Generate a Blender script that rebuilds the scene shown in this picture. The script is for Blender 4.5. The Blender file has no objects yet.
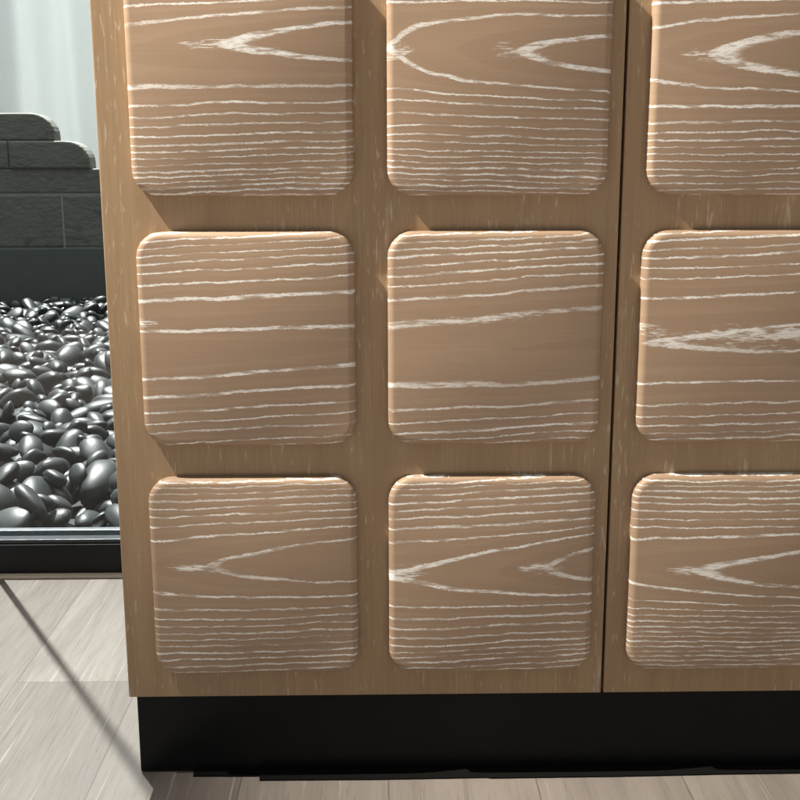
import bpy, bmesh, math, random
import numpy as np
from mathutils import Vector, Matrix, noise as mnoise

random.seed(11); rng = np.random.default_rng(11)
S = bpy.context.scene
COL = S.collection
R = math.radians

# ------------------------------------------------------------------ camera
CAM = dict(pitch=0.20606, yaw=-0.01665, roll=-0.00205, loc=(0.25551, -1.02401, 0.60737), f=1100 / 800)
cam = bpy.data.cameras.new('camera'); camo = bpy.data.objects.new('camera', cam); COL.objects.link(camo)
cam.sensor_width = 36; cam.lens = 36 * CAM['f']; cam.clip_start = 0.05; cam.clip_end = 200
camo.matrix_world = (Matrix.Translation(CAM['loc']) @ Matrix.Rotation(CAM['yaw'], 4, 'Z')
                     @ Matrix.Rotation(math.pi / 2 - CAM['pitch'], 4, 'X') @ Matrix.Rotation(CAM['roll'], 4, 'Z'))
S.camera = camo

# ------------------------------------------------------------------ world (dim interior ambience), lamps, exposure
W = bpy.data.worlds.new('World'); S.world = W; W.use_nodes = True
wn = W.node_tree; bg = wn.nodes['Background']
bg.inputs['Strength'].default_value = 0.46
tc = wn.nodes.new('ShaderNodeTexCoord'); sp = wn.nodes.new('ShaderNodeSeparateXYZ'); rp = wn.nodes.new('ShaderNodeValToRGB')
wn.links.new(tc.outputs['Generated'], sp.inputs[0])
mr = wn.nodes.new('ShaderNodeMapRange'); mr.inputs['From Min'].default_value = -1; mr.inputs['From Max'].default_value = 1
wn.links.new(sp.outputs['Z'], mr.inputs['Value']); wn.links.new(mr.outputs[0], rp.inputs[0])
rp.color_ramp.elements[0].position = 0.3; rp.color_ramp.elements[0].color = (0.19, 0.175, 0.16, 1)
rp.color_ramp.elements[1].position = 0.75; rp.color_ramp.elements[1].color = (0.66, 0.65, 0.64, 1)
wn.links.new(rp.outputs[0], bg.inputs['Color'])


def spot(name, loc, target, power, color, radius, angle, blend=0.2):
    l = bpy.data.lights.new(name, 'SPOT'); l.energy = power; l.color = color
    l.shadow_soft_size = radius; l.spot_size = R(angle); l.spot_blend = blend
    o = bpy.data.objects.new(name, l); COL.objects.link(o); o.location = loc
    o.rotation_euler = (Vector(target) - Vector(loc)).to_track_quat('-Z', 'Y').to_euler()
    return o


# sunlight falling through the window from behind and left
SUN_EL = R(66); sdir = Vector((-0.55 * math.cos(SUN_EL), 0.835 * math.cos(SUN_EL), math.sin(SUN_EL)))
st = Vector((-0.4, 1.6, 0.0))
spot('window_sunlight', st + sdir * 25, st, 172000, (1.0, 0.975, 0.96), 0.16, 16, 0.1)
# warm lamp raking down the front from the upper left
LAMP = Vector((-0.75, -0.19, 1.82))
spot('raking_lamp', LAMP, (0.40, 0.0, 0.66), 350, (1.0, 0.92, 0.80), 0.010, 46, 0.75)

# open sky above the pebble court outside the window
sky = bpy.data.lights.new('court_skylight', 'AREA'); sky.shape = 'RECTANGLE'; sky.size = 2.8; sky.size_y = 1.8; sky.energy = 70; sky.color = (0.88, 0.96, 1.0)
skyo = bpy.data.objects.new('court_skylight', sky); COL.objects.link(skyo); skyo.location = (-0.9, 3.1, 3.4); skyo.rotation_euler = (0.0, 0.0, 0.0)
S.view_settings.view_transform = 'Standard'; S.view_settings.look = 'None'
S.view_settings.exposure = 0.0; S.view_settings.gamma = 1.0
S.render.engine = 'CYCLES'
S.cycles.max_bounces = 10; S.cycles.transparent_max_bounces = 12

# ------------------------------------------------------------------ helpers
def tag(o, label=None, cat=None, group=None, kind=None):
    if label: o['label'] = label
    if cat: o['category'] = cat
    if group: o['group'] = group
    if kind: o['kind'] = kind
    return o


def empty(name, loc=(0, 0, 0)):
    o = bpy.data.objects.new(name, None); COL.objects.link(o); o.location = loc; o.empty_display_size = 0.05
    return o


def link(name, me, mat=None, parent=None, loc=(0, 0, 0)):
    o = bpy.data.objects.new(name, me); COL.objects.link(o); o.location = loc
    if mat: me.materials.append(mat)
    if parent: o.parent = parent
    return o


def bm_mesh(name, bm, smooth=False):
    bmesh.ops.recalc_face_normals(bm, faces=bm.faces)
    me = bpy.data.meshes.new(name); bm.to_mesh(me); bm.free()
    if smooth:
        for p in me.polygons: p.use_smooth = True
    return me


def add_box(bm, lo, hi, bevel=0.0, seg=2):
    r = bmesh.ops.create_cube(bm, size=1.0); vs = r['verts']
    for v in vs:
        v.co = Vector((lo[0] + (v.co.x + .5) * (hi[0] - lo[0]), lo[1] + (v.co.y + .5) * (hi[1] - lo[1]),
                       lo[2] + (v.co.z + .5) * (hi[2] - lo[2])))
    if bevel:
        es = list({e for v in vs for e in v.link_edges})
        bmesh.ops.bevel(bm, geom=es, offset=bevel, segments=seg, profile=0.5, affect='EDGES')


class NT:
    """tiny helper round a material node tree"""
    def __init__(s, name):
        s.m = bpy.data.materials.new(name); s.m.use_nodes = True; s.t = s.m.node_tree
        s.b = s.t.nodes['Principled BSDF']; s.out = s.t.nodes['Material Output']

    def n(s, typ, **kw):
        nd = s.t.nodes.new(typ)
        for k, v in kw.items(): setattr(nd, k, v)
        return nd

    def set(s, sock, v):
        if isinstance(v, bpy.types.NodeSocket): s.t.links.new(v, sock)
        elif v is not None: sock.default_value = v

    def math(s, op, a, b=None, c=None, clamp=False):
        nd = s.n('ShaderNodeMath', operation=op, use_clamp=clamp)
        s.set(nd.inputs[0], a)
        if b is not None: s.set(nd.inputs[1], b)
        if c is not None: s.set(nd.inputs[2], c)
        return nd.outputs[0]

    def smooth(s, v, lo, hi, a=0.0, b=1.0):
        nd = s.n('ShaderNodeMapRange', interpolation_type='SMOOTHSTEP')
        s.set(nd.inputs['Value'], v); s.set(nd.inputs['From Min'], lo); s.set(nd.inputs['From Max'], hi)
        s.set(nd.inputs['To Min'], a); s.set(nd.inputs['To Max'], b)
        return nd.outputs[0]

    def mapv(s, vec, scale, loc=None):
        nd = s.n('ShaderNodeMapping'); s.set(nd.inputs['Vector'], vec); nd.inputs['Scale'].default_value = scale
        if loc is not None: s.set(nd.inputs['Location'], loc)
        return nd.outputs[0]

    def noise(s, vec, scale=1.0, detail=2.0, rough=0.5, dist=0.0):
        nd = s.n('ShaderNodeTexNoise'); s.set(nd.inputs['Vector'], vec)
        nd.inputs['Scale'].default_value = scale; nd.inputs['Detail'].default_value = detail
        nd.inputs['Roughness'].default_value = rough; nd.inputs['Distortion'].default_value = dist
        return nd.outputs['Fac']

    def mix(s, f, a, b, blend='MIX'):
        nd = s.n('ShaderNodeMix', data_type='RGBA', blend_type=blend)
        s.set(nd.inputs[0], f); s.set(nd.inputs[6], a); s.set(nd.inputs[7], b)
        return nd.outputs[2]

    def objco(s): return s.n('ShaderNodeTexCoord').outputs['Object']

    def bump(s, h, strength, dist):
        nd = s.n('ShaderNodeBump'); nd.inputs['Strength'].default_value = strength; nd.inputs['Distance'].default_value = dist
        s.set(nd.inputs['Height'], h); s.t.links.new(nd.outputs[0], s.b.inputs['Normal'])


def rgb(r, g, b): return (r, g, b, 1)


# ------------------------------------------------------------------ materials
def mat_limed_block():
    k = NT('limed_ash_horizontal'); co = k.objco()
    rnd = k.n('ShaderNodeObjectInfo').outputs['Random']
    off = k.n('ShaderNodeCombineXYZ'); k.set(off.inputs[0], k.math('MULTIPLY', rnd, 37.0)); k.set(off.inputs[2], k.math('MULTIPLY', rnd, 91.0))
    k.set(off.inputs[1], k.math('MULTIPLY', rnd, 53.0)); off = off.outputs[0]
    g = k.n('ShaderNodeAttribute', attribute_name='grain').outputs['Fac']
    w1 = k.noise(k.mapv(co, (16, 16, 34), off), 1, 2)
    w2 = k.noise(k.mapv(co, (70, 40, 160), off), 1, 3, 0.6)
    w3 = k.noise(k.mapv(co, (420, 40, 800), off), 1, 3, 0.65)
    gg = k.n('ShaderNodeAttribute', attribute_name='slope').outputs['Fac']     # rings per unit board height
    sh = k.math('ADD', k.math('MULTIPLY', k.math('SUBTRACT', w1, 0.5), 0.034), k.math('MULTIPLY', k.math('SUBTRACT', w2, 0.5), 0.013))
    sh = k.math('ADD', sh, k.math('MULTIPLY', k.math('SUBTRACT', w3, 0.5), 0.010))
    p = k.math('ADD', g, k.math('MULTIPLY', sh, gg))
    ringf = k.math('SUBTRACT', k.math('FRACT', k.math('ADD', p, 0.5)), 0.5)      # -.5 .. .5, zero on a ring line
    a = k.math('ABSOLUTE', ringf)
    # each ring keeps its own weight, which also drifts along it
    cell = k.math('FLOOR', k.math('ADD', p, 0.5))
    wn_ = k.n('ShaderNodeTexWhiteNoise', noise_dimensions='2D')
    cv = k.n('ShaderNodeCombineXYZ'); k.set(cv.inputs[0], cell); k.set(cv.inputs[1], rnd); k.t.links.new(cv.outputs[0], wn_.inputs['Vector'])
    drift = k.noise(k.mapv(co, (22, 22, 60), off), 1, 2)
    width = k.math('ADD', k.math('MULTIPLY', wn_.outputs['Value'], 0.026), k.math('MULTIPLY', drift, 0.044))
    width = k.math('ADD', width, k.math('MULTIPLY', gg, k.math('MULTIPLY', wn_.outputs['Value'], 0.0018)))
    width = k.math('ADD', width, k.math('MULTIPLY', gg, 0.0014))
    band = k.smooth(a, k.math('MULTIPLY', width, 0.6), k.math('MULTIPLY', width, 1.4), 1, 0)
    # pores: short dashes drawn out along the grain
    st1 = k.noise(k.mapv(co, (150, 60, 1300), off), 1, 3, 0.75)
    st2 = k.noise(k.mapv(co, (40, 40, 260), off), 1, 2, 0.6)
    dash = k.smooth(k.math('ADD', st1, k.math('MULTIPLY', band, 0.10)), 0.44, 0.60)
    gap = k.smooth(st2, 0.36, 0.52)
    lime = k.math('MULTIPLY', band, k.math('MULTIPLY', k.math('ADD', k.math('MULTIPLY', dash, 0.82), 0.18), k.math('ADD', k.math('MULTIPLY', gap, 0.8), 0.2)))
    w2n = k.n('ShaderNodeTexWhiteNoise', noise_dimensions='2D'); cv2 = k.n('ShaderNodeCombineXYZ')
    k.set(cv2.inputs[0], k.math('ADD', cell, 31.0)); k.set(cv2.inputs[1], k.math('ADD', rnd, 7.0)); k.t.links.new(cv2.outputs[0], w2n.inputs['Vector'])
    fade = k.math('ADD', k.math('MULTIPLY', w2n.outputs['Value'], 0.42), k.smooth(k.noise(k.mapv(co, (14, 14, 40), off), 1, 2), 0.3, 0.7, 0.52, 0.80), clamp=True)
    lime = k.math('MULTIPLY', lime, fade)
    near = k.smooth(a, 0.05, 0.20, 1, 0)
    stray = k.math('MULTIPLY', k.smooth(k.noise(k.mapv(co, (34, 60, 1250), off), 1, 2, 0.6), 0.66, 0.76), k.math('MULTIPLY', near, 0.40))
    lime = k.math('MAXIMUM', lime, stray)
    sm = k.n('ShaderNodeAttribute', attribute_name='smear').outputs['Fac']       # limed pores gathered along the heart of the board
    sp1 = k.noise(k.mapv(co, (70, 60, 950), off), 1, 4, 0.75); sp2 = k.noise(k.mapv(co, (28, 40, 150), off), 1, 2)
    smear = k.smooth(k.math('ADD', k.math('ADD', sp1, k.math('MULTIPLY', k.math('SUBTRACT', sp2, 0.5), 0.5)), k.math('MULTIPLY', sm, 0.24)), 0.66, 0.80)
    lime = k.math('MAXIMUM', lime, k.math('MULTIPLY', k.math('MULTIPLY', smear, 0.85), k.math('MINIMUM', k.math('MULTIPLY', sm, 3.0), 1.0)))
    fib = k.noise(k.mapv(co, (20, 40, 620), off), 1, 3, 0.6)
    blot = k.noise(k.mapv(co, (9, 9, 22), off), 1, 3, 0.55)
    late = k.smooth(ringf, -0.5, -0.05)
    c = k.mix(fib, rgb(.312, .216, .140), rgb(.415, .300, .208))
    c = k.mix(k.smooth(blot, 0.3, 0.7), c, k.mix(0.5, c, rgb(.368, .258, .170)))
    c = k.mix(k.math('MULTIPLY', late, 0.16), c, rgb(.22, .140, .092))
    c = k.mix(k.math('MULTIPLY', lime, 0.96), c, rgb(.86, .855, .82))
    k.set(k.b.inputs['Base Color'], c)
    k.set(k.b.inputs['Roughness'], k.math('ADD', 0.50, k.math('MULTIPLY', lime, 0.2)))
    k.b.inputs['Specular IOR Level'].default_value = 0.35
    h = k.math('ADD', k.math('MULTIPLY', lime, -0.7), k.math('MULTIPLY', fib, 0.35))
    k.bump(h, 0.12, 0.0004)
    return k.m


def mat_door():
    k = NT('limed_ash_vertical'); co = k.objco()
    rnd = k.n('ShaderNodeObjectInfo').outputs['Random']
    off = k.n('ShaderNodeCombineXYZ'); k.set(off.inputs[0], k.math('MULTIPLY', rnd, 17.0)); k.set(off.inputs[2], k.math('MULTIPLY', rnd, 41.0)); off = off.outputs[0]
    fib = k.noise(k.mapv(co, (520, 60, 16), off), 1, 3, 0.6)
    broad = k.noise(k.mapv(co, (42, 20, 3.0), off), 1, 3, 0.6)
    dens = k.noise(k.mapv(co, (26, 20, 5), off), 1, 2)
    fl = k.noise(k.mapv(co, (360, 60, 46), off), 1, 2, 0.55, 0.3)
    ln = k.noise(k.mapv(co, (300, 60, 7), off), 1, 3, 0.6, 0.2)
    line = k.smooth(k.math('ADD', ln, k.math('MULTIPLY', k.math('SUBTRACT', dens, 0.5), 0.30)), 0.60, 0.72)
    fleck = k.smooth(k.math('ADD', fl, k.math('MULTIPLY', k.math('SUBTRACT', dens, 0.5), 0.34)), 0.625, 0.71)
    c = k.mix(fib, rgb(.295, .198, .108), rgb(.458, .326, .198))
    c = k.mix(k.smooth(broad, 0.35, 0.68), c, k.mix(0.5, c, rgb(.29, .188, .110)))
    c = k.mix(k.math('MULTIPLY', line, 0.38), c, rgb(.55, .46, .35))
    c = k.mix(k.math('MULTIPLY', fleck, 0.42), c, rgb(.66, .58, .46))
    k.set(k.b.inputs['Base Color'], c)
    k.b.inputs['Roughness'].default_value = 0.50; k.b.inputs['Specular IOR Level'].default_value = 0.35
    k.bump(k.math('SUBTRACT', k.math('MULTIPLY', fib, 0.5), k.math('MULTIPLY', fleck, 0.5)), 0.10, 0.0004)
    return k.m


def mat_black_lacquer():
    k = NT('black_lacquer'); co = k.objco()
    n = k.noise(co, 60, 3, 0.6); n2 = k.noise(k.mapv(co, (9, 9, 9)), 1, 3)
    dust = k.smooth(k.noise(k.mapv(co, (330, 330, 330)), 1, 2, 0.6), 0.70, 0.78)
    k.set(k.b.inputs['Base Color'], k.mix(k.math('MULTIPLY', dust, 0.20), k.mix(n2, rgb(.0026, .0036, .0044), rgb(.006, .0075, .0085)), rgb(.10, .10, .10)))
    k.set(k.b.inputs['Roughness'], k.smooth(n, 0.3, 0.7, 0.28, 0.44)); k.b.inputs['Specular IOR Level'].default_value = 0.18
    return k.m


def mat_shade_strip():  # near-black colour painted as the shadow along the plinth foot
    k = NT('black_shade_strip'); co = k.objco()
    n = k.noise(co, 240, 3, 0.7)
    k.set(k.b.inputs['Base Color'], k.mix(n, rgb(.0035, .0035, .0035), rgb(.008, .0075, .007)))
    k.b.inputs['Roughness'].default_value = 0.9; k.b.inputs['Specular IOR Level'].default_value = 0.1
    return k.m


def mat_floor():
    k = NT('limed_oak_planks'); co = k.objco()
    rot = k.n('ShaderNodeSeparateXYZ'); k.set(rot.inputs[0], co)
    bv = k.n('ShaderNodeCombineXYZ'); k.set(bv.inputs[0], k.math('ADD', rot.outputs[1], 0.98)); k.set(bv.inputs[1], k.math('ADD', rot.outputs[0], 0.04 + 0.15 * 20))
    br = k.n('ShaderNodeTexBrick', offset=0.37, offset_frequency=2, squash=1.0)
    k.t.links.new(bv.outputs[0], br.inputs['Vector'])
    br.inputs['Scale'].default_value = 1; br.inputs['Brick Width'].default_value = 1.2; br.inputs['Row Height'].default_value = 0.15
    br.inputs['Mortar Size'].default_value = 0.0007; br.inputs['Mortar Smooth'].default_value = 0.3; br.inputs['Bias'].default_value = 0
    br.inputs['Color1'].default_value = rgb(0, 0, 0); br.inputs['Color2'].default_value = rgb(1, 1, 1)
    pv = k.n('ShaderNodeSeparateColor'); k.t.links.new(br.outputs['Color'], pv.inputs[0]); pv = pv.outputs[0]
    seam = br.outputs['Fac']
    o2 = k.n('ShaderNodeCombineXYZ'); k.set(o2.inputs[0], k.math('MULTIPLY', pv, 23.0)); k.set(o2.inputs[1], k.math('MULTIPLY', pv, 61.0)); o2 = o2.outputs[0]
    fib = k.noise(k.mapv(co, (330, 11, 1), o2), 1, 4, 0.65)
    broad = k.noise(k.mapv(co, (38, 3.0, 1), o2), 1, 3, 0.6, 0.6)
    pore = k.smooth(k.noise(k.mapv(co, (420, 20, 1), o2), 1, 2, 0.6), 0.60, 0.72)
    pale = k.smooth(k.noise(k.mapv(co, (190, 3.2, 1), o2), 1, 3, 0.6), 0.60, 0.72)
    c = k.mix(pv, rgb(.150, .124, .106), rgb(.268, .234, .207))
    c = k.mix(k.smooth(broad, 0.35, 0.7), c, k.mix(0.6, c, rgb(.105, .084, .072)))
    c = k.mix(k.math('MULTIPLY', fib, 0.45), c, rgb(.37, .34, .312))
    c = k.mix(k.math('MULTIPLY', pore, 0.65), c, rgb(.15, .115, .09))
    c = k.mix(k.math('MULTIPLY', pale, 0.5), c, rgb(.47, .445, .41))
    c = k.mix(k.math('MULTIPLY', seam, 0.8), c, rgb(.12, .10, .085))
    k.set(k.b.inputs['Base Color'], c)
    k.set(k.b.inputs['Roughness'], k.smooth(fib, 0.2, 0.8, 0.40, 0.56)); k.b.inputs['Specular IOR Level'].default_value = 0.4
    k.bump(k.math('SUBTRACT', k.math('MULTIPLY', fib, 0.4), k.math('ADD', seam, k.math('MULTIPLY', pore, 0.4))), 0.25, 0.0007)
    return k.m


def mat_pebble():
    k = NT('polished_black_pebble'); co = k.objco()
    rnd = k.n('ShaderNodeAttribute', attribute_name='tint').outputs['Fac']
    n = k.noise(k.mapv(co, (40, 40, 40)), 1, 4, 0.6); n2 = k.noise(k.mapv(co, (220, 220, 220)), 1, 3, 0.6)
    c = k.mix(n, rgb(.006, .0075, .008), rgb(.020, .0235, .025))
    k.set(k.b.inputs['Base Color'], c)
    k.set(k.b.inputs['Roughness'], k.smooth(n, 0.3, 0.7, 0.36, 0.52)); k.b.inputs['Specular IOR Level'].default_value = 0.42
    k.bump(n2, 0.10, 0.001)
    return k.m


def mat_wall():
    k = NT('dark_wall_stone'); co = k.objco()
    n = k.noise(k.mapv(co, (5, 5, 9)), 1, 5, 0.65); n2 = k.noise(k.mapv(co, (26, 26, 40)), 1, 4, 0.65)
    st = k.smooth(k.noise(k.mapv(co, (7, 7, 14)), 1, 4, 0.7, 0.8), 0.56, 0.68)
    c = k.mix(n, rgb(.100, .098, .084), rgb(.250, .244, .214))
    c = k.mix(k.math('MULTIPLY', n2, 0.4), c, rgb(.14, .138, .122))
    c = k.mix(k.math('MULTIPLY', st, 0.85), c, rgb(.035, .038, .034))
    at = k.n('ShaderNodeAttribute', attribute_name='tone').outputs['Fac']
    c = k.mix(at, c, k.mix(0.55, c, rgb(.085, .085, .070)))
    k.set(k.b.inputs['Base Color'], c); k.b.inputs['Roughness'].default_value = 0.75
    k.bump(n2, 0.7, 0.012)
    return k.m


def mat_simple(name, lo, hi, rough, spec=0.4, scale=40, metallic=0.0):
    k = NT(name); n = k.noise(k.objco(), scale, 4, 0.6)
    k.set(k.b.inputs['Base Color'], k.mix(n, rgb(*lo), rgb(*hi)))
    k.set(k.b.inputs['Roughness'], k.smooth(n, 0.3, 0.7, rough * 0.85, rough * 1.15))
    k.b.inputs['Specular IOR Level'].default_value = spec; k.b.inputs['Metallic'].default_value = metallic
    return k.m


def mat_curtain():
    k = NT('white_sheer_fabric'); co = k.objco()
    wv = k.noise(k.mapv(co, (500, 500, 500)), 1, 2)
    c = k.mix(wv, rgb(.72, .74, .735), rgb(.80, .815, .81))
    tr = k.n('ShaderNodeBsdfTranslucent'); k.set(tr.inputs['Color'], c)
    df = k.n('ShaderNodeBsdfDiffuse'); k.set(df.inputs['Color'], c)
    mx = k.n('ShaderNodeMixShader'); mx.inputs[0].default_value = 0.55
    k.t.links.new(df.outputs[0], mx.inputs[1]); k.t.links.new(tr.outputs[0], mx.inputs[2]); k.t.links.new(mx.outputs[0], k.out.inputs['Surface'])
    return k.m


def mat_glass():
    k = NT('tinted_window_glass')
    tr = k.n('ShaderNodeBsdfTransparent'); tr.inputs['Color'].default_value = rgb(.945, .975, .965)
    gl = k.n('ShaderNodeBsdfGlossy'); gl.inputs['Roughness'].default_value = 0.02; gl.inputs['Color'].default_value = rgb(1, 1, 1)
    fr = k.n('ShaderNodeFresnel'); fr.inputs['IOR'].default_value = 1.5
    mx = k.n('ShaderNodeMixShader'); k.t.links.new(k.math('MULTIPLY', fr.outputs[0], 0.6), mx.inputs[0])
    k.t.links.new(tr.outputs[0], mx.inputs[1]); k.t.links.new(gl.outputs[0], mx.inputs[2]); k.t.links.new(mx.outputs[0], k.out.inputs['Surface'])
    return k.m


M = dict(block=mat_limed_block(), door=mat_door(), black=mat_black_lacquer(), shade_strip=mat_shade_strip(), floor=mat_floor(), pebble=mat_pebble(),
         wall=mat_wall(), curtain=mat_curtain(), glass=mat_glass(),
         frame=mat_simple('black_window_metal', (.007, .008, .010), (.013, .015, .018), 0.35, 0.25, 30),
         alu=mat_simple('grey_aluminium_bead', (.035, .042, .050), (.058, .068, .078), 0.48, 0.4, 60),
         sill=mat_simple('pale_threshold_strip', (.66, .60, .50), (.74, .69, .60), 0.4, 0.4, 50),
         plint=mat_simple('dark_kerb_stone', (.060, .070, .066), (.095, .106, .102), 0.6, 0.3, 12),
         mortar=mat_simple('pale_mortar', (.22, .23, .21), (.30, .31, .28), 0.9, 0.2, 60),
         ground=mat_simple('dark_ground', (.012, .013, .013), (.03, .032, .032), 0.8, 0.2, 30))

# ------------------------------------------------------------------ setting: floor and the ground under the pebbles
bm = bmesh.new(); add_box(bm, (-3.5, -3.0, -0.08), (4.0, 0.575, 0.0))
tag(link('floor', bm_mesh('floor', bm), M['floor']), kind='structure')
bm = bmesh.new(); add_box(bm, (-4.0, 0.655, -0.10), (4.0, 6.0, 0.0))
tag(link('ground', bm_mesh('ground', bm), M['ground']), kind='structure')

# ------------------------------------------------------------------ sideboard
BX, BZ = 0.2000, 0.20064                 # raised block size
GX, GZ, GD = 0.0305, 0.0323, 0.0358      # gaps: between blocks, between rows, extra across the door gap
X0, Z0 = 0.0308, 0.1189
DOORW, DOORZ0, DOORZ1 = 0.4745, 0.090, 0.856
GAPX = 0.47607
THICK = 0.0172
side = empty('sideboard', (0, 0, 0))
tag(side, 'wooden sideboard with square raised blocks on its doors and black plinth, on plank floor', 'sideboard')

bm = bmesh.new(); add_box(bm, (0.0015, 0.0225, DOORZ0), (0.9515, 0.480, 0.8555), 0.001)
link('carcass', bm_mesh('carcass', bm), M['door'], side)
bm = bmesh.new(); add_box(bm, (-0.004, -0.004, 0.8575), (0.957, 0.484, 0.8775), 0.002)
link('top', bm_mesh('top', bm), M['door'], side)
bm = bmesh.new(); add_box(bm, (0.0048, 0.012, 0.0012), (0.9474, 0.470, 0.0895), 0.0012)
link('plinth', bm_mesh('plinth', bm), M['black'], side)

# black strip standing in for floor shadow below the plinth, front edge in steps
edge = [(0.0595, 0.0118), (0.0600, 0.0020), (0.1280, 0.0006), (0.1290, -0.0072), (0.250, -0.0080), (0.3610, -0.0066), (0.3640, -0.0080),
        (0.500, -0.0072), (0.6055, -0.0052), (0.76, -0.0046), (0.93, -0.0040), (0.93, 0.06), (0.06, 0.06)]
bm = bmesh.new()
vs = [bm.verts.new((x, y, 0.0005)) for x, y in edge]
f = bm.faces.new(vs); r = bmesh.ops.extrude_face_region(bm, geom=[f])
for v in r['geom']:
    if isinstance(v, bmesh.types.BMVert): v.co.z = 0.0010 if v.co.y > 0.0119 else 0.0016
link('floor_shade_strip', bm_mesh('floor_shade_strip', bm), M['shade_strip'], side)


def grain_field(u, v, a, b, s1, s2, up, lo):
    """ring index at (u right, v down) on a plain-sawn board; up / lo: half openings of the ring lines at the right edge"""
    dv = v - (a + b * (u - 0.5))
    if s1 is None:                                 # no tip on this board: lines only draw together towards the left
        d = abs(dv) + s2 * max(1 - u, 0) ** 1.5 * math.exp(-(dv / 0.13) ** 2)
    else:
        n = 1.6; k = math.exp(-(dv / 0.17) ** 2)      # pointed arches, straightening away from the axis
        d = max(abs(dv) ** n + k * (s1 * (1 - u) + s2 * (1 - u) ** 2), 0.0) ** (1 / n)
    L = up if dv < 0 else lo
    xs = [0.0] + L; ys = [0.42] + list(range(1, len(L) + 1))
    if d >= xs[-1]:
        step = (xs[-1] - xs[-4]) / 3
        return ys[-1] + (d - xs[-1]) / step
    return float(np.interp(d, xs, ys))


# axis at mid-width, its tilt, opening along the board, ring lines above and below
G = {
    (0, 0): (.345, -.030, .0338, .0, [.083, .147, .19, .225, .265, .30, .335], [.083, .19, .253, .30, .34, .385, .425, .452, .48, .51, .54, .56, .585, .61, .635]),
    (0, 1): (.379, .019, .032, .0257, [.078, .168, .22, .261, .295, .33, .36, .385], [.078, .163, .202, .233, .28, .323, .362, .393, .428, .451, .477, .505, .533, .557, .583, .605]),
    (0, 2): (.388, -.008, .0504, .0, [.128, .178, .233, .287, .33, .37, .40], [.128, .175, .232, .294, .335, .37, .40, .43, .46, .50, .525, .56, .59, .615]),
    (1, 0): (.540, -.049, -.016, .0, [.085, .247, .32, .378, .42, .455, .49, .52], [.095, .192, .271, .325, .37, .43, .465, .50]),
    (1, 1): (.543, -.058, None, .070, [.166, .264, .325, .37, .41, .45, .48, .51], [.168, .270, .328, .378, .415, .45, .48, .51]),
    (1, 2): (.500, -.032, .0172, .0, [.074, .215, .30, .345, .395, .43, .47, .50], [.074, .205, .30, .355, .40, .44, .47, .50]),
    (2, 0): (.4225, -.025, .0449, .0, [.117, .176, .22, .257, .291, .328, .360, .388, .41], [.115, .18, .232, .274, .311, .35, .383, .415, .452, .485, .524, .557]),
    (2, 1): (.4625, -.045, .0844, -.0343, [.080, .153, .195, .24, .285, .325, .36, .395, .425, .45], [.080, .156, .20, .245, .29, .335, .375, .41, .437, .465, .497, .525, .55]),
    (2, 2): (.470, .0, .0378, .0, [.102, .186, .225, .262, .30, .335, .365, .395, .42, .445], [.102, .145, .187, .215, .243, .27, .30, .325, .35, .375, .40, .425, .45, .475, .50, .525]),
    (0, 3): (.42, .02, .0315, .0105, [.09, .16, .22, .265, .30, .335, .37, .40], [.09, .17, .23, .28, .32, .36, .39, .42, .45, .48, .51, .54, .56]),
    (1, 3): (.52, -.03, .0093, .0, [.12, .24, .31, .36, .40, .44, .47, .50], [.12, .22, .30, .35, .39, .43, .46, .49]),
    (2, 3): (.45, .01, .0528, .0, [.10, .16, .21, .25, .29, .325, .36, .39, .42, .45], [.10, .165, .21, .25, .29, .32, .35, .38, .41, .44, .47, .50, .53]),
}


# (u from, u to, offset from the axis, half width) of pore clusters
SMEAR = {(0, 0): [(.22, .56, 0, .030)], (0, 1): [(.40, .72, 0, .032), (-.1, .14, 0, .05)], (0, 2): [(.10, .42, 0, .036)], (1, 0): [(-.2, .12, -.150, .024)],
         (1, 1): [(.05, .75, -.150, .020)], (1, 2): [(.10, 1.1, -.02, .050), (-.1, .14, -.06, .05)], (2, 0): [(.02, .40, 0, .028)], (2, 1): [(.60, .90, 0, .030), (-.1, .22, 0, .045)],
         (2, 2): [(.16, .48, 0, .034)], (0, 3): [(.2, .5, 0, .03)], (2, 3): [(.3, .6, 0, .03)]}


def smear_field(u, v, key):
    a, b = G[key][:2]; r = 0.0
    for u0, u1, off, hw in SMEAR.get(key, []):
        dv = v - (a + b * (u - 0.5)) - off; um = (u0 + u1) / 2; uh = (u1 - u0) / 2
        t = max(0.0, 1 - abs((u - um) / uh) ** 2.5)
        r = max(r, t * math.exp(-(dv / (hw * (0.45 + 0.55 * t))) ** 2))
    return r


def rr_point(m, t, hx, hz, rad):
    """point on the rounded rectangle of half-size (hx,hz)*m, corner radius rad*m; t in 0..8 octant parameter of the square ring"""
    side_, k = divmod(t, 2.0); k -= 1.0            # k in -1..1 along the side
    h, w = (hz, hx) if int(side_) % 2 == 0 else (hx, hz)
    w2 = w - rad; arc = rad * math.pi / 4
    s = k * (w2 + arc)
    if abs(s) <= w2: px, py = s, h
    else:
        an = (abs(s) - w2) / rad
        px = math.copysign(w2 + rad * math.sin(an), s); py = h - rad + rad * math.cos(an)
    for _ in range(int(side_)): px, py = py, -px
    return px * m, py * m


def sd_rr(x, z, hx, hz, rad):
    qx, qz = abs(x) - hx + rad, abs(z) - hz + rad
    return -(math.hypot(max(qx, 0), max(qz, 0)) + min(max(qx, qz), 0) - rad)


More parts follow.
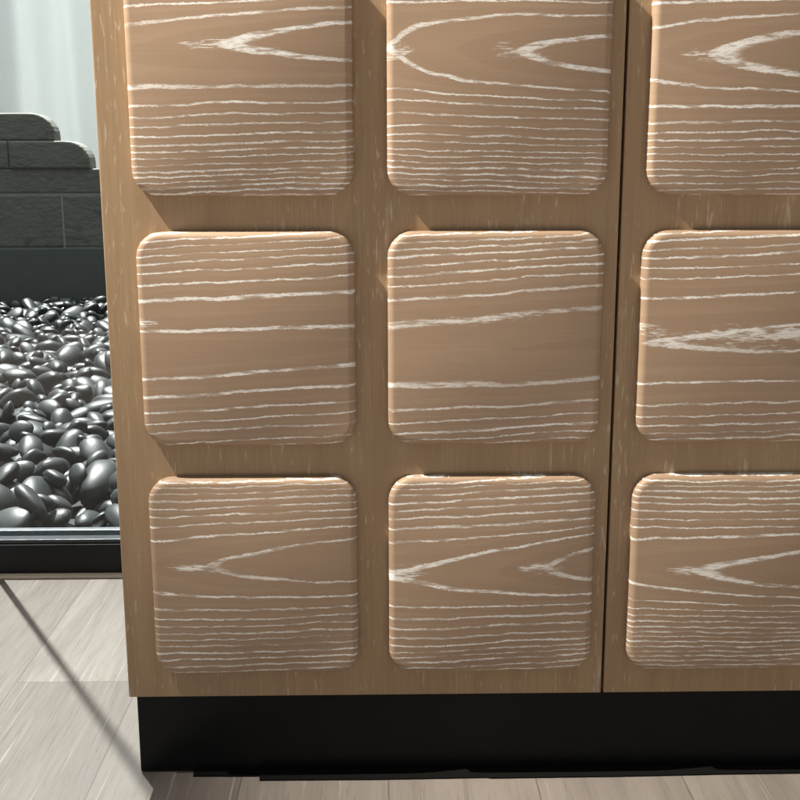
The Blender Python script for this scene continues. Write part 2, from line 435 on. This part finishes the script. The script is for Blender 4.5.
def block_mesh(key, seed):
    a, b, s1, s2, up, lo = G[key]
    hx, hz, rad = BX / 2, BZ / 2, 0.0235
    n = 56                                        # segments per side
    # square-ring radii, denser towards the rim
    ms = [1 - (1 - i / 44) ** 1.0 * 1.0 for i in range(1, 45)]
    ms = sorted(set([round(m, 5) for m in ms] + [0.94, 0.96, 0.975, 0.985, 0.990, 0.994, 0.997, 0.999]))
    T0 = 0.0050; T1 = THICK
    verts = []; faces = []; gr = []; sl = []; sme = []

    def prof(d, x, zz):
        if d <= 0: return T0
        f1 = 0.0060                               # rounded-over edge, then a very gentle dome
        k1 = min(d / f1, 1.0); z = T0 + 0.0060 * math.sqrt(1 - (1 - k1) ** 2)
        z += (T1 - T0 - 0.0060) * (1 - (x / hx) ** 2) * (1 - (zz / hz) ** 2)
        return z

    def put(x, z, y):
        verts.append((x, y, z)); u = (x + hx) / BX; v = (hz - z) / BZ
        gf = lambda uu, vv: grain_field(uu, vv, a, b, s1, s2, up, lo)
        gr.append(gf(u, v)); e = 0.006; sme.append(smear_field(u, v, key))
        sl.append(math.hypot((gf(u + e, v) - gf(u - e, v)) / (2 * e), (gf(u, v + e) - gf(u, v - e)) / (2 * e)))

    N = 4 * n
    put(0, 0, -prof(hx, 0, 0))
    for m in ms:
        for i in range(N):
            x, z = rr_point(m, 8.0 * i / N, hx, hz, rad)
            put(x, z, -prof(sd_rr(x, z, hx, hz, rad), x, z))
    for i in range(N):                            # side wall down to the door
        x, z = rr_point(1.0, 8.0 * i / N, hx, hz, rad); put(x, z, 0.0)
    for i in range(N): faces.append((0, 1 + i, 1 + (i + 1) % N))
    for r_ in range(len(ms)):
        o0 = 1 + r_ * N; o1 = o0 + N
        for i in range(N):
            j = (i + 1) % N; faces.append((o0 + i, o1 + i, o1 + j, o0 + j))
    me = bpy.data.meshes.new('raised_block'); me.from_pydata(verts, [], faces); me.update()
    at = me.attributes.new('grain', 'FLOAT', 'POINT'); at.data.foreach_set('value', np.array(gr, dtype=np.float32))
    at = me.attributes.new('smear', 'FLOAT', 'POINT'); at.data.foreach_set('value', np.array(sme, dtype=np.float32))
    at = me.attributes.new('slope', 'FLOAT', 'POINT'); at.data.foreach_set('value', np.array(sl, dtype=np.float32))
    bm = bmesh.new(); bm.from_mesh(me); bmesh.ops.recalc_face_normals(bm, faces=bm.faces)
    # the open rim lies on the door: make sure the dome faces the room
    bm.faces.ensure_lookup_table()
    if bm.faces[0].normal.y > 0: bmesh.ops.reverse_faces(bm, faces=bm.faces)
    bm.to_mesh(me); bm.free()
    for p in me.polygons: p.use_smooth = True
    return me


cols = [X0, X0 + BX + GX, X0 + 2 * BX + GX + GD, X0 + 3 * BX + 2 * GX + GD]
rows = [Z0 + 2 * (BZ + GZ), Z0 + BZ + GZ, Z0]
for d in range(2):
    xa, xb = (0.0, GAPX - 0.0013) if d == 0 else (GAPX + 0.0013, 0.953)
    bm = bmesh.new(); add_box(bm, (xa, 0.0, DOORZ0), (xb, 0.0215, DOORZ1), 0.0009, 2)
    door = link('door', bm_mesh('door', bm), M['door'], side)
    for c in (2 * d, 2 * d + 1):
        for r_ in range(3):
            link('raised_block', block_mesh((r_, c), r_ * 4 + c), M['block'], door, (cols[c] + BX / 2, -0.0001, rows[r_] + BZ / 2))

# ------------------------------------------------------------------ window: black bottom rail, post, glass
win = empty('window', (-0.9, 0.61, 0))
tag(win, 'full height window with black metal bottom rail and greenish glass behind the sideboard', 'window')
WX0, WX1 = -2.6, 2.4


def wl(name, bm, mat): return link(name, bm_mesh(name, bm), mat, win, (0.9, -0.61, 0))


bm = bmesh.new(); add_box(bm, (WX0, 0.582, 0.0), (WX1, 0.655, 0.049), 0.0025, 3)
wl('bottom_rail', bm, M['frame'])
bm = bmesh.new(); add_box(bm, (WX0, 0.5860, 0.0492), (WX1, 0.6065, 0.0560), 0.002, 2); add_box(bm, (WX0, 0.6195, 0.0492), (WX1, 0.634, 0.0600), 0.002, 2)
wl('glazing_bead', bm, M['alu'])
bm = bmesh.new(); add_box(bm, (WX0, 0.568, -0.02), (WX1, 0.5818, 0.0035), 0.0008)
wl('threshold_strip', bm, M['sill'])
bm = bmesh.new(); add_box(bm, (WX0, 0.608, 0.0495), (WX1, 0.618, 2.6))
wl('glass_pane', bm, M['glass'])
bm = bmesh.new(); add_box(bm, (-0.3520, 0.5985, 0.0562), (-0.3440, 0.6065, 2.6), 0.0015)
wl('post', bm, M['frame'])

# ------------------------------------------------------------------ dark stone wall across the pebble court
wall = empty('stone_wall', (-1.0, 3.7, 0))
tag(wall, 'dark grey stone block wall with stepped rounded end at the far side of the pebble bed', 'wall')
YW = 3.67


def stone_profile(bm, x0, x1, z0, z1, y0, y1, rr, tone):
    """one block; rr: radius of the rounded top right shoulder"""
    pts = [(x0, z0), (x1, z0)]
    if rr > 0.02:
        for i in range(9):
            t = i / 8 * math.pi / 2; pts.append((x1 - rr + rr * math.cos(t), z1 - rr * 0.9 + rr * 0.9 * math.sin(t)))
    else: pts.append((x1, z1))
    pts.append((x0, z1))
    k0 = len(bm.verts)
    vs = [bm.verts.new((x, y0, z)) for x, z in pts]; f = bm.faces.new(vs)
    r = bmesh.ops.extrude_face_region(bm, geom=[f]); nv = [g for g in r['geom'] if isinstance(g, bmesh.types.BMVert)]
    for v in nv: v.co.y = y1
    bm.verts.ensure_lookup_table()
    es = list({e for v in vs + nv for e in v.link_edges if e.calc_face_angle(0) > 0.6})
    bmesh.ops.bevel(bm, geom=es, offset=0.009, segments=3, profile=0.5, affect='EDGES')


rw = random.Random(5)
bm = bmesh.new()
courses = [(0.290, 0.509, [-2.9, -2.35, -1.72, -1.083, -0.46, 0.12, 0.8, 1.4], 0), (0.514, 0.616, [-2.9, -2.5, -1.9, -1.35, -0.62, 0.1, 0.65, 1.4], 0)]
for z0, z1, xs, _ in courses:
    for xa, xb in zip(xs[:-1], xs[1:]):
        stone_profile(bm, xa + .0025, xb - .0025, z0, z1 + .0006, YW + rw.uniform(0, .012), YW + .36, 0, 0)
for xa, xb in ((-2.9, -2.05), (-2.048, -1.290), (-1.288, -0.953)):
    stone_profile(bm, xa, xb, 0.6168, 0.729, YW + .002 + rw.uniform(0, .01), YW + .11, 0.095 if xb > -1.0 else 0, 0)
for xa, xb in ((-2.9, -1.80), (-1.798, -1.095)):
    stone_profile(bm, xa, xb, 0.730, 0.842, YW + .02 + rw.uniform(0, .01), YW + .11, 0.10 if xb > -1.2 else 0, 0)
me = bm_mesh('wall_blocks', bm)
at = me.attributes.new('tone', 'FLOAT', 'FACE')
at.data.foreach_set('value', np.array([abs(math.sin(math.floor(p.center.x * 1.7) * 12.9 + math.floor(p.center.z * 4.4) * 78.2)) for p in me.polygons], dtype=np.float32))
link('wall_blocks', me, M['wall'], wall, (1.0, -3.7, 0))
bm = bmesh.new(); add_box(bm, (-2.88, YW + 0.0145, 0.2885), (1.38, YW + 0.345, 0.606))
link('mortar', bm_mesh('mortar', bm), M['mortar'], wall, (1.0, -3.7, 0))
bm = bmesh.new(); add_box(bm, (-2.9, YW - 0.015, 0.0), (1.4, YW + 0.37, 0.288), 0.004)
link('base_course', bm_mesh('base_course', bm), M['plint'], wall, (1.0, -3.7, 0))

# ------------------------------------------------------------------ pale curtain behind the wall
bm = bmesh.new(); nx, nz = 260, 14
cx0, cx1, cz1 = -2.05, 0.4, 1.62
gridv = []
for i in range(nx + 1):
    t = i / nx; x = cx0 + (cx1 - cx0) * t; col_ = []
    for j in range(nz + 1):
        z = 0.01 + (cz1 - 0.01) * j / nz
        w = 0.075 * math.sin(x * 15 + 0.8 * math.sin(x * 7.3) + 0.10 * z) + 0.012 * math.sin(x * 43 + 1.7 + 0.3 * z) + 0.02 * math.sin(x * 4.1)
        col_.append(bm.verts.new((x + 0.012 * math.sin(x * 40 + z), 4.28 + w * (1.1 - 0.25 * z), z)))
    gridv.append(col_)
for i in range(nx):
    for j in range(nz): bm.faces.new((gridv[i][j], gridv[i + 1][j], gridv[i + 1][j + 1], gridv[i][j + 1]))
cur = link('curtain', bm_mesh('curtain', bm, True), M['curtain'])
sol = cur.modifiers.new('thickness', 'SOLIDIFY'); sol.thickness = 0.0012
tag(cur, 'pale white curtain hanging in soft folds behind the dark stone wall', 'curtain')

# ------------------------------------------------------------------ black pebbles piled between window and wall
def pebble_mesh(seed, sub):
    r = random.Random(seed); bm = bmesh.new(); bmesh.ops.create_icosphere(bm, subdivisions=sub, radius=1.0)
    o = Vector((r.uniform(0, 50), r.uniform(0, 50), r.uniform(0, 50)))
    fl = r.uniform(0.0, 0.25)
    for v in bm.verts:
        d = v.co.normalized()
        k = 1 + 0.16 * mnoise.noise(d * 0.9 + o) + 0.06 * mnoise.noise(d * 2.1 + o * 1.7)
        c = d * k
        c = Vector((math.copysign(abs(c.x) ** (1 - fl * .4), c.x), math.copysign(abs(c.y) ** (1 - fl * .3), c.y), c.z))
        c.x *= 1 + 0.22 * c.y * r.choice((1,)) * fl
        v.co = c
    me = bm_mesh('pebble', bm, True)
    return me


VAR = 12
hi = [pebble_mesh(100 + i, 3) for i in range(VAR)]
for m in hi: m.materials.append(M['pebble'])
lo_ = [pebble_mesh(100 + i, 2) for i in range(VAR)]
lov = []; lof = []
for m in lo_:
    a_ = np.zeros(len(m.vertices) * 3); m.vertices.foreach_get('co', a_); lov.append(a_.reshape(-1, 3))
    lof.append(np.array([tuple(p.vertices) for p in m.polygons]))
    bpy.data.meshes.remove(m)

CELL = 0.005; gx0, gx1, gy0, gy1 = -2.05, 0.75, 0.657, 3.652
NXg, NYg = int((gx1 - gx0) / CELL), int((gy1 - gy0) / CELL)
H = np.zeros((NXg, NYg))


def lx(y): return -0.40 - (y - 0.6) * (1.10 / 3.05) - 0.22
def rx(y): return -0.14 - (y - 0.6) * (0.80 / 3.05) + 0.42


stones = []
prng = random.Random(77)
NST = 3600
for i in range(NST):
    y = gy0 + 0.012 + (gy1 - gy0 - 0.024) * prng.random(); x = prng.uniform(lx(y), rx(y))
    sz = prng.choice((0.55, 0.7, 0.85, 1.0, 1.0, 1.2, 1.4)) * prng.uniform(0.9, 1.1)
    a_ = 0.0365 * sz; b_ = a_ * prng.uniform(0.55, 0.85); c_ = a_ * prng.uniform(0.38, 0.60)
    yaw = prng.uniform(0, math.pi)
    ext = a_; i0, i1 = int((x - ext - gx0) / CELL), int((x + ext - gx0) / CELL) + 1; j0, j1 = int((y - ext - gy0) / CELL), int((y + ext - gy0) / CELL) + 1
    i0, j0 = max(i0, 0), max(j0, 0); i1, j1 = min(i1, NXg), min(j1, NYg)
    if i1 - i0 < 3 or j1 - j0 < 3: continue
    X = gx0 + (np.arange(i0, i1) + .5) * CELL - x; Y = gy0 + (np.arange(j0, j1) + .5) * CELL - y
    XX, YY = np.meshgrid(X, Y, indexing='ij'); cs, sn = math.cos(yaw), math.sin(yaw)
    U = (cs * XX + sn * YY) / a_; V = (-sn * XX + cs * YY) / b_; q = U * U + V * V; msk = q < 0.95
    if msk.sum() < 4: continue
    h = H[i0:i1, j0:j1]; hm = h[msk]
    A = np.stack([XX[msk], YY[msk], np.ones(msk.sum())], 1); sol_, *_r = np.linalg.lstsq(A, hm, rcond=None)
    gxs, gys = float(np.clip(sol_[0], -.9, .9)), float(np.clip(sol_[1], -.9, .9))
    # rest on the stones below: lowest height at which the (tilted) underside clears most of them
    under = sol_[0] * 0 + gxs * XX[msk] + gys * YY[msk] - c_ * np.sqrt(np.maximum(1 - q[msk], 0))
    zc = float(np.percentile(hm - under, 84))
    if zc + c_ > 0.088 + 0.016 * prng.random(): continue
    top = zc + gxs * XX + gys * YY + c_ * np.sqrt(np.maximum(1 - q, 0))
    h[q < 1] = np.maximum(h[q < 1], top[q < 1])
    nrm = Vector((-gxs, -gys, 1)).normalized()
    Mrot = nrm.to_track_quat('Z', 'Y').to_matrix() if nrm.z < .9999 else Matrix.Identity(3)
    tv = Mrot.transposed() @ Vector((cs, sn, gxs * cs + gys * sn))
    Mrot = Mrot @ Matrix.Rotation(math.atan2(tv.y, tv.x), 3, 'Z')
    wob = Matrix.Rotation(prng.gauss(0, .22), 3, 'X') @ Matrix.Rotation(prng.gauss(0, .22), 3, 'Y')
    stones.append((x, y, zc, a_, b_, c_, Mrot @ wob, prng.randrange(VAR)))

cinv = camo.matrix_world.inverted(); F = CAM['f']
def pix(x, y, z):
    c = cinv @ Vector((x, y, z)); return 0.5 + F * c.x / -c.z, 0.5 - F * c.y / -c.z, -c.z


cand = []
for k_, s in enumerate(stones):
    px, py, dz = pix(s[0], s[1], s[2])
    ii, jj = int((s[0] - gx0) / CELL), int((s[1] - gy0) / CELL)
    if not (0 <= ii < NXg and 0 <= jj < NYg): continue
    exposed = s[2] + s[5] - H[ii, jj]
    if -0.02 < px < 0.158 and py < 0.70 and exposed > -0.006: cand.append((s[3] / dz, k_))
cand.sort(reverse=True); solo = [k_ for _, k_ in cand[:300]]; soloset = set(solo)
src = None
for k_ in solo:
    x, y, z, a_, b_, c_, mr_, vi = stones[k_]
    if src is None:
        o = bpy.data.objects.new('pebble', hi[vi]); src = o
        tag(o, 'smooth glossy black pebble lying in the pebble bed behind the window', 'pebble', 'black pebbles in the bed behind the window')
    else: o = src.copy(); o.data = hi[vi]
    COL.objects.link(o)
    o.matrix_world = Matrix.Translation((x, y, z)) @ mr_.to_4x4() @ Matrix.Diagonal((a_, b_, c_, 1))
V_, F_ = [], []; base = 0
for k_, (x, y, z, a_, b_, c_, mr_, vi) in enumerate(stones):
    if k_ in soloset: continue
    mat = np.array(mr_) @ np.diag((a_, b_, c_)); v = lov[vi] @ mat.T + np.array((x, y, z))
    V_.append(v); F_.append(lof[vi] + base); base += len(v)
me = bpy.data.meshes.new('pebble_bed'); me.from_pydata(np.concatenate(V_).tolist(), [], np.concatenate(F_).tolist()); me.update()
for p in me.polygons: p.use_smooth = True
tag(link('pebble_bed', me, M['pebble']), 'mass of glossy black pebbles filling the court between window and stone wall', 'pebbles', kind='stuff')
print('stones', len(stones), 'single', len(solo))
